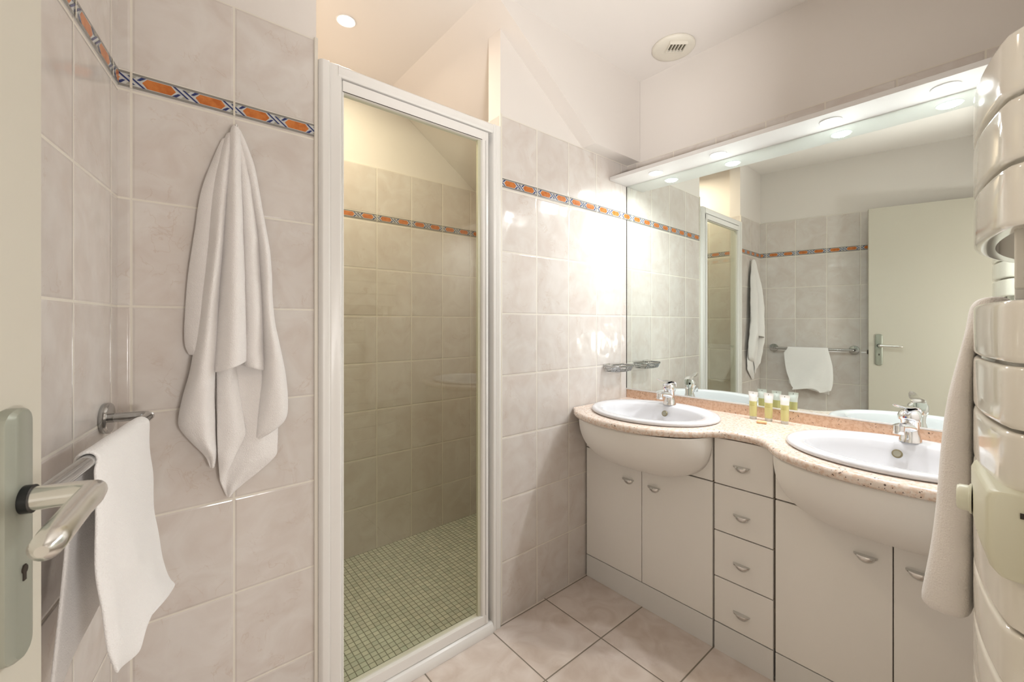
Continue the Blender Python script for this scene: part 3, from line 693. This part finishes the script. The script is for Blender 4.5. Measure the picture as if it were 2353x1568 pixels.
bm = BM(); tube(bm, [(hx.x, -.004, hx.z-.012), (hx.x, -.018, hx.z-.020), (hx.x, -.030, hx.z-.018), (hx.x, -.034, hx.z-.008)], .0032, 10); obj('prong', bm, M_chrome, hk)

# hand towel over the rail
bm = BM()
def hand_row(z, off, s0, s1, wob, nu=26, slope=0, osl=0):
    row = []
    for i in range(nu+1):
        uu = i/nu; s = s0+(s1-s0)*uu
        row.append(LP(s, off+osl*(1-uu)+wob*math.sin(uu*5.2+1)+cloth_noise((s*3, z*3, 1), 4, .004), z+slope*uu))
    return row
R = []
top = BZ+.0135
# back panel going up, over, and down in front
for z in (.725, .76, .80, .85, .90, .95, .985): R.append(hand_row(z, BO-.018-.02*(1-(z-.72)/.27), .205, .470-.02*(z-.72)/.27, .003, slope=-.07*(1-(z-.725)/.26)))
for a_ in range(7):
    an = PI-PI*a_/6; R.append(hand_row(BZ+.0125*math.sin(an)+.001, BO+.0125*math.cos(an), .200, .462, 0, osl=.004))
def lwp(px, py, off):
    r_ = px_ray(px)+Vector((0, 0, (CYP-py)/FPX)); t_ = (L0+LN*off-CAM).dot(LN)/r_.dot(LN); return CAM+r_*t_
HR = [(0, 228, 1078, 341, 1000, .092, .090), (1, 233, 1150, 345, 1080, .097, .094), (2, 239, 1250, 352, 1170, .103, .101), (3, 245, 1345, 364, 1250, .107, .113), (4, 251, 1430, 381, 1305, .110, .127), (5, 257, 1497, 395, 1332, .112, .139)]
for q in range(26):
    v = 5*q/25; r_ = interp(HR, v); a_ = lwp(r_[0], r_[1], r_[4]); b_ = lwp(r_[2], r_[3], r_[5])
    row = []
    for i in range(27):
        uu = i/26; p_ = b_.lerp(a_, uu)
        p_ += LN*(.006*math.sin(PI*uu)*(1-v/8)+.004*math.sin(uu*9+v)*v/5+cloth_noise(p_*5, 3, .004)-.007*max(0, uu-.93)/.07)
        row.append(p_)
    R.append(row)
BE = [(0, 403, 1344, .143), (.25, 352, 1412, .133), (.5, 323, 1475, .125), (.7, 307, 1512, .120), (1, 266, 1552, .114)]
row = []
for i in range(27):
    x_, y_, o_ = interp(BE, i/26); row.append(lwp(x_, y_, o_)+LN*.004*math.sin(i*.5))
R.append([a_.lerp(b_, .5) for a_, b_ in zip(R[-1], row)]); R.append(row)
loft(bm, R, False, False, closed=False)
ht = obj('hand_towel', bm, terry('hand_towel_terry', srgb(247, 245, 243)), solid=.006, subsurf=2, loc=LP(.33, BO, .70))
tag(ht, 'small white hand towel folded over the chrome rail', 'towel')

# ------------------------------------------------------------------ soap basket
bk = thing('soap_basket', 'chrome wire soap basket fixed to the tiles beside the mirror', 'soap dish', (1.81, 0, .965))
def bshape(t, inset_=0):   # t in 0..1 around the basket plan
    pts = []
    x0_, x1_, yb_, yf_ = 1.735+inset_, 1.892-inset_, -.014-inset_*.3, -.088+inset_
    return x0_, x1_, yb_, yf_
def bloop(ins, z, n=10):
    x0_, x1_, yb_, yf_ = bshape(0, ins); rr = .028; L_ = []
    L_ += [(x0_, yb_)]
    L_ += arc((x0_+rr, yf_+rr), rr, PI, PI*1.5, n)
    mid = (x0_+x1_)/2
    L_ += [(mid, yf_-.006)]
    L_ += arc((x1_-rr, yf_+rr), rr, PI*1.5, PI*2, n)
    L_ += [(x1_, yb_)]
    return [Vector((a, b, z)) for a, b in L_]
bm = BM(); tube(bm, bloop(0, 1.000)+[], .0042, 10, closed=True, sc=(1, 1)); obj('rim', bm, M_chromed, bk)
bm = BM(); tube(bm, bloop(.006, .985), .0016, 8, closed=True); tube(bm, bloop(.011, .973), .0016, 8, closed=True)
lo, hi = bloop(.011, .973), bloop(0, .999)
for i in range(0, len(lo)): tube(bm, [hi[i], lo[i]], .0014, 6)
for k in range(13):
    x = 1.752+k*.0103; tube(bm, [(x, -.012, .998), (x, -.019, .975), (x, -.045, .972), (x, -.078+(.004 if k in (0, 12) else 0), .973), (x, -.089, .998)], .0014, 6)
obj('wire_mesh', bm, M_chromed, bk)
bm = BM(); box(bm, 1.745, 1.785, -.012, 0, .992, 1.010); box(bm, 1.748, 1.782, -.034, -.010, 1.001, 1.006); obj('wall_bracket', bm, M_chrome, bk, bevel=.003)

# ------------------------------------------------------------------ toiletries
M_liq = mat('yellow_gel', srgb(240, 235, 168), .2, trans=.3, sss=.0)
M_clear = mat('frosted_plastic', srgb(232, 230, 222), .3, trans=.35)
M_tubew = mat('tube_white', srgb(240, 240, 236), .35)
M_print = mat('tube_print', srgb(168, 160, 74), .5)
TUBE_PTS = [(.642, .050, 'leftmost of three yellow travel tubes standing before the mirror'), (.698, .046, 'middle of three yellow travel tubes standing before the mirror'), (.757, .052, 'rightmost of three yellow travel tubes standing before the mirror')]
for s, off, lab in TUBE_PTS:
    c = MP(s, off, CT); t = thing('toiletry_tube', lab, 'tube', c, 'toiletry tubes on the counter')
    A = MD; B = -MN
    el = lambda a, b, z: [c+A*a*math.cos(2*PI*k/24)+B*b*math.sin(2*PI*k/24)+Vector((0, 0, z)) for k in range(24)]
    bm = BM(); loft(bm, [el(.0120, .0120, 0), el(.0130, .0130, .002), el(.0132, .0132, .011), el(.0125, .0125, .0125)]); obj('cap', bm, M_clear, t)
    bm = BM(); loft(bm, [el(.0128, .0128, .012), el(.0136, .0136, .0145), el(.0140, .0133, .040), el(.0144, .0122, .066), el(.0146, .0112, .074)]); g = obj('gel_body', bm, M_liq, t)
    bm = BM(); loft(bm, [el(.0146, .0112, .0735), el(.0156, .0080, .088), el(.0170, .0040, .098), el(.0178, .0014, .102), el(.0180, .0010, .112)]); cr = obj('crimped_end', bm, M_tubew, t)
    bm = BM()
    for z, h_ in ((.068, .0008), (.0635, .0008), (.059, .0008), (.056, .0008)):
        for sg in (1,):
            pts_ = [c+A*.0145*math.sin(a)+B*.0129*math.cos(a)+Vector((0, 0, z)) for a in [(-.7+1.4*i/10) for i in range(11)]]
            for p_, q_ in zip(pts_, pts_[1:]): hexa(bm, [p_, q_, q_+B*.0002, p_+B*.0002, p_+Vector((0, 0, h_)), q_+Vector((0, 0, h_)), q_+B*.0002+Vector((0, 0, h_)), p_+B*.0002+Vector((0, 0, h_))])
    obj('printed_lines', bm, M_print, g, smooth=False)
    bm = BM(); box(bm, -.0008, .0008, .0009, .0015, .1035, .108, lambda a, b, z: c+A*a+B*b+Vector((0, 0, z))); box(bm, -.0008, .0008, -.0015, -.0009, .1035, .108, lambda a, b, z: c+A*a+B*b+Vector((0, 0, z))); obj('crimp_mark', bm, M_dark, cr, smooth=False)
bm = BM(); sc_ = Vector((1.838, -.697, CT)); u_ = Vector((.27, -.96, 0)); v_ = Vector((.96, .27, 0))
def rrect(a, b, r_, n=5):
    P_ = []
    for cx_, cy_, a0 in ((a-r_, b-r_, 0), (-a+r_, b-r_, PI/2), (-a+r_, -b+r_, PI), (a-r_, -b+r_, 1.5*PI)): P_ += arc((cx_, cy_), r_, a0, a0+PI/2, n)
    return P_
loft(bm, [[sc_+u_*x+v_*y+Vector((0, 0, z)) for x, y in rrect(.0175-i_, .0105-i_, .004)] for i_, z in ((.002, .0003), (0, .002), (0, .0075), (.002, .0095))])
tag(obj('soap_bar', bm, mat('peach_soap', srgb(236, 190, 140), .4)), 'small peach soap bar lying in front of the travel tubes', 'soap')

# ------------------------------------------------------------------ towel radiator
rad = thing('towel_radiator', 'glossy cream towel radiator with bowed slats on the door wall', 'radiator', (1.0, -1.40, .45))
XM = 1.0
def ry(x): return -1.297-.645*(x-XM)**2
def slat(z0, z1):
    bm = BM(); n = 28; rows = []
    h = z1-z0; r_ = .007
    r_ = .006; prof_ = [(-.022, z0+.001), (-.008, z0)]+[(-r_+r_*math.cos(a), z0+r_+r_*math.sin(a)) for a in [-PI/2+PI/2*q/4 for q in range(5)]]+[(.0002, z0+r_+.002), (.0004, (z0+z1)/2), (.0002, z1-r_-.002)]+[(-r_+r_*math.cos(a), z1-r_+r_*math.sin(a)) for a in [PI/2*q/4 for q in range(5)]]+[(-.008, z1), (-.022, z1-.001)]
    for i in range(n+1):
        x = XM-.248+.518*i/n; k = 0
        e_ = min(i, n-i)/n
        back = .016*max(0, 1-e_*20)**2
        row = [Vector((x, ry(x)+d-back, z)) for d, z in prof_]; rows.append(row)
    loft(bm, rows, True, True, closed=True)
    return obj('slat', bm, M_rad, rad, angle=60)
zt = 1.549
for k in range(3): slat(zt-.0765*(k+1)+.006, zt-.0765*k)
zt = 1.240
for k in range(11): slat(zt-.0765*(k+1)+.004, zt-.0765*k)
for x in (XM-.235, XM+.235):
    bm = BM(); tube(bm, [(x, ry(x)-.040, .38), (x, ry(x)-.040, .9), (x, ry(x)-.040, 1.54)], .017, 20); obj('collector_pipe', bm, M_rad, rad)
for z in (1.30, .55):
    for x in (XM-.18, XM+.18):
        bm = BM(); box(bm, x-.018, x+.018, -1.448, ry(x)-.028, z-.012, z+.012); box(bm, x-.014, x+.014, ry(x)-.040, ry(x)-.020, z-.045, z+.03); obj('wall_bracket', bm, mat('bracket_white', srgb(232, 228, 218), .4) if 'bracket_white' not in bpy.data.materials else bpy.data.materials['bracket_white'], rad, bevel=.002)
# thermostat box
bm = BM(); rows = []
for z, g in ((.926, -.012), (.934, -.005), (.955, 0), (1.012, 0), (1.020, -.003), (1.023, -.008)):
    rows.append([Vector((x, max(y+g, -1.352), z)) for x, y in ((.742, -1.352), (.742, -1.336), (.742, -1.321), (.745, -1.3170), (.752, -1.3145), (.82, -1.3050), (.895, -1.2985), (.912, -1.3005), (.918, -1.308), (.918, -1.330))])
loft(bm, rows); tb = obj('thermostat_box', bm, M_radbox, rad, bevel=.003, angle=30)
bm = BM(); revolve(bm, (.872, -1.3005, .972), (0, 1, 0), [(.020, 0), (.020, .002), (.0175, .003), (.017, .012), (.015, .0145), (.002, .015)], 28); obj('dial', bm, mat('dial_plastic', srgb(226, 226, 206), .35), tb)
bm = BM(); box(bm, .7405, .7425, -1.3465, -1.3420, .998, 1.004); obj('indicator', bm, M_dark, tb)
# towel over the lower slats
bm = BM(); XN = 1.03
def tz(px, py):
    r_ = px_ray(px); t_ = (XN-CAM.x)/r_.x
    return CAM.y+r_.y*t_, CAM.z+(CYP-py)/FPX*t_
sil = [(2262, 700), (2244, 716), (2220, 756), (2198, 832), (2176, 910), (2163, 990), (2154, 1100), (2146, 1200), (2132, 1290), (2114, 1370), (2110, 1405)]
rows = []
def towel_row(yb, yf, z, j=5):
    d_ = yf-yb; m_ = min(1, d_/.05)
    pts_ = [(XN+.012, yb), (XN+.001, yb+d_*.18), (XN-.003, yb+d_*.5), (XN+.001, yb+d_*.8), (XN+.014, yf-.0015), (XN+.04, yf), (XN+.09, yf-.003*m_), (XN+.14, yf+.002*m_), (XN+.19, yf-.002*m_), (XN+.24, yf-.008*m_), (XN+.258, yb+d_*.6), (XN+.25, yb)]
    return [Vector((x, y, z+cloth_noise((x, y, z), 14, .0025)-(.003*math.sin(x*40) if j == 99 else 0))) for x, y in pts_]
for yb, yf, z in ((-1.322, -1.309, 1.2550), (-1.332, -1.300, 1.2530), (-1.336, -1.2935, 1.247), (-1.336, -1.289, 1.236)): rows.append(towel_row(yb, yf, z))
for j, (px, py) in enumerate(sil[1:]):
    yf, z = tz(px, py)
    if z > 1.228: continue
    rows.append(towel_row(max(-1.294, ry(XN)+.003) if z < 1.15 else -1.30, max(yf, -1.2875), z, 99 if j == len(sil)-2 else 5))
loft(bm, rows, True, True)
o = obj('draped_towel', bm, terry('radiator_towel_terry', srgb(242, 236, 230)), loc=(XN+.13, -1.27, .70), subsurf=2)
m = o.modifiers.new('thickness', 'SOLIDIFY'); m.thickness = .004; m.offset = 0
tag(o, 'thick white towel draped over the cream radiator slats', 'towel')
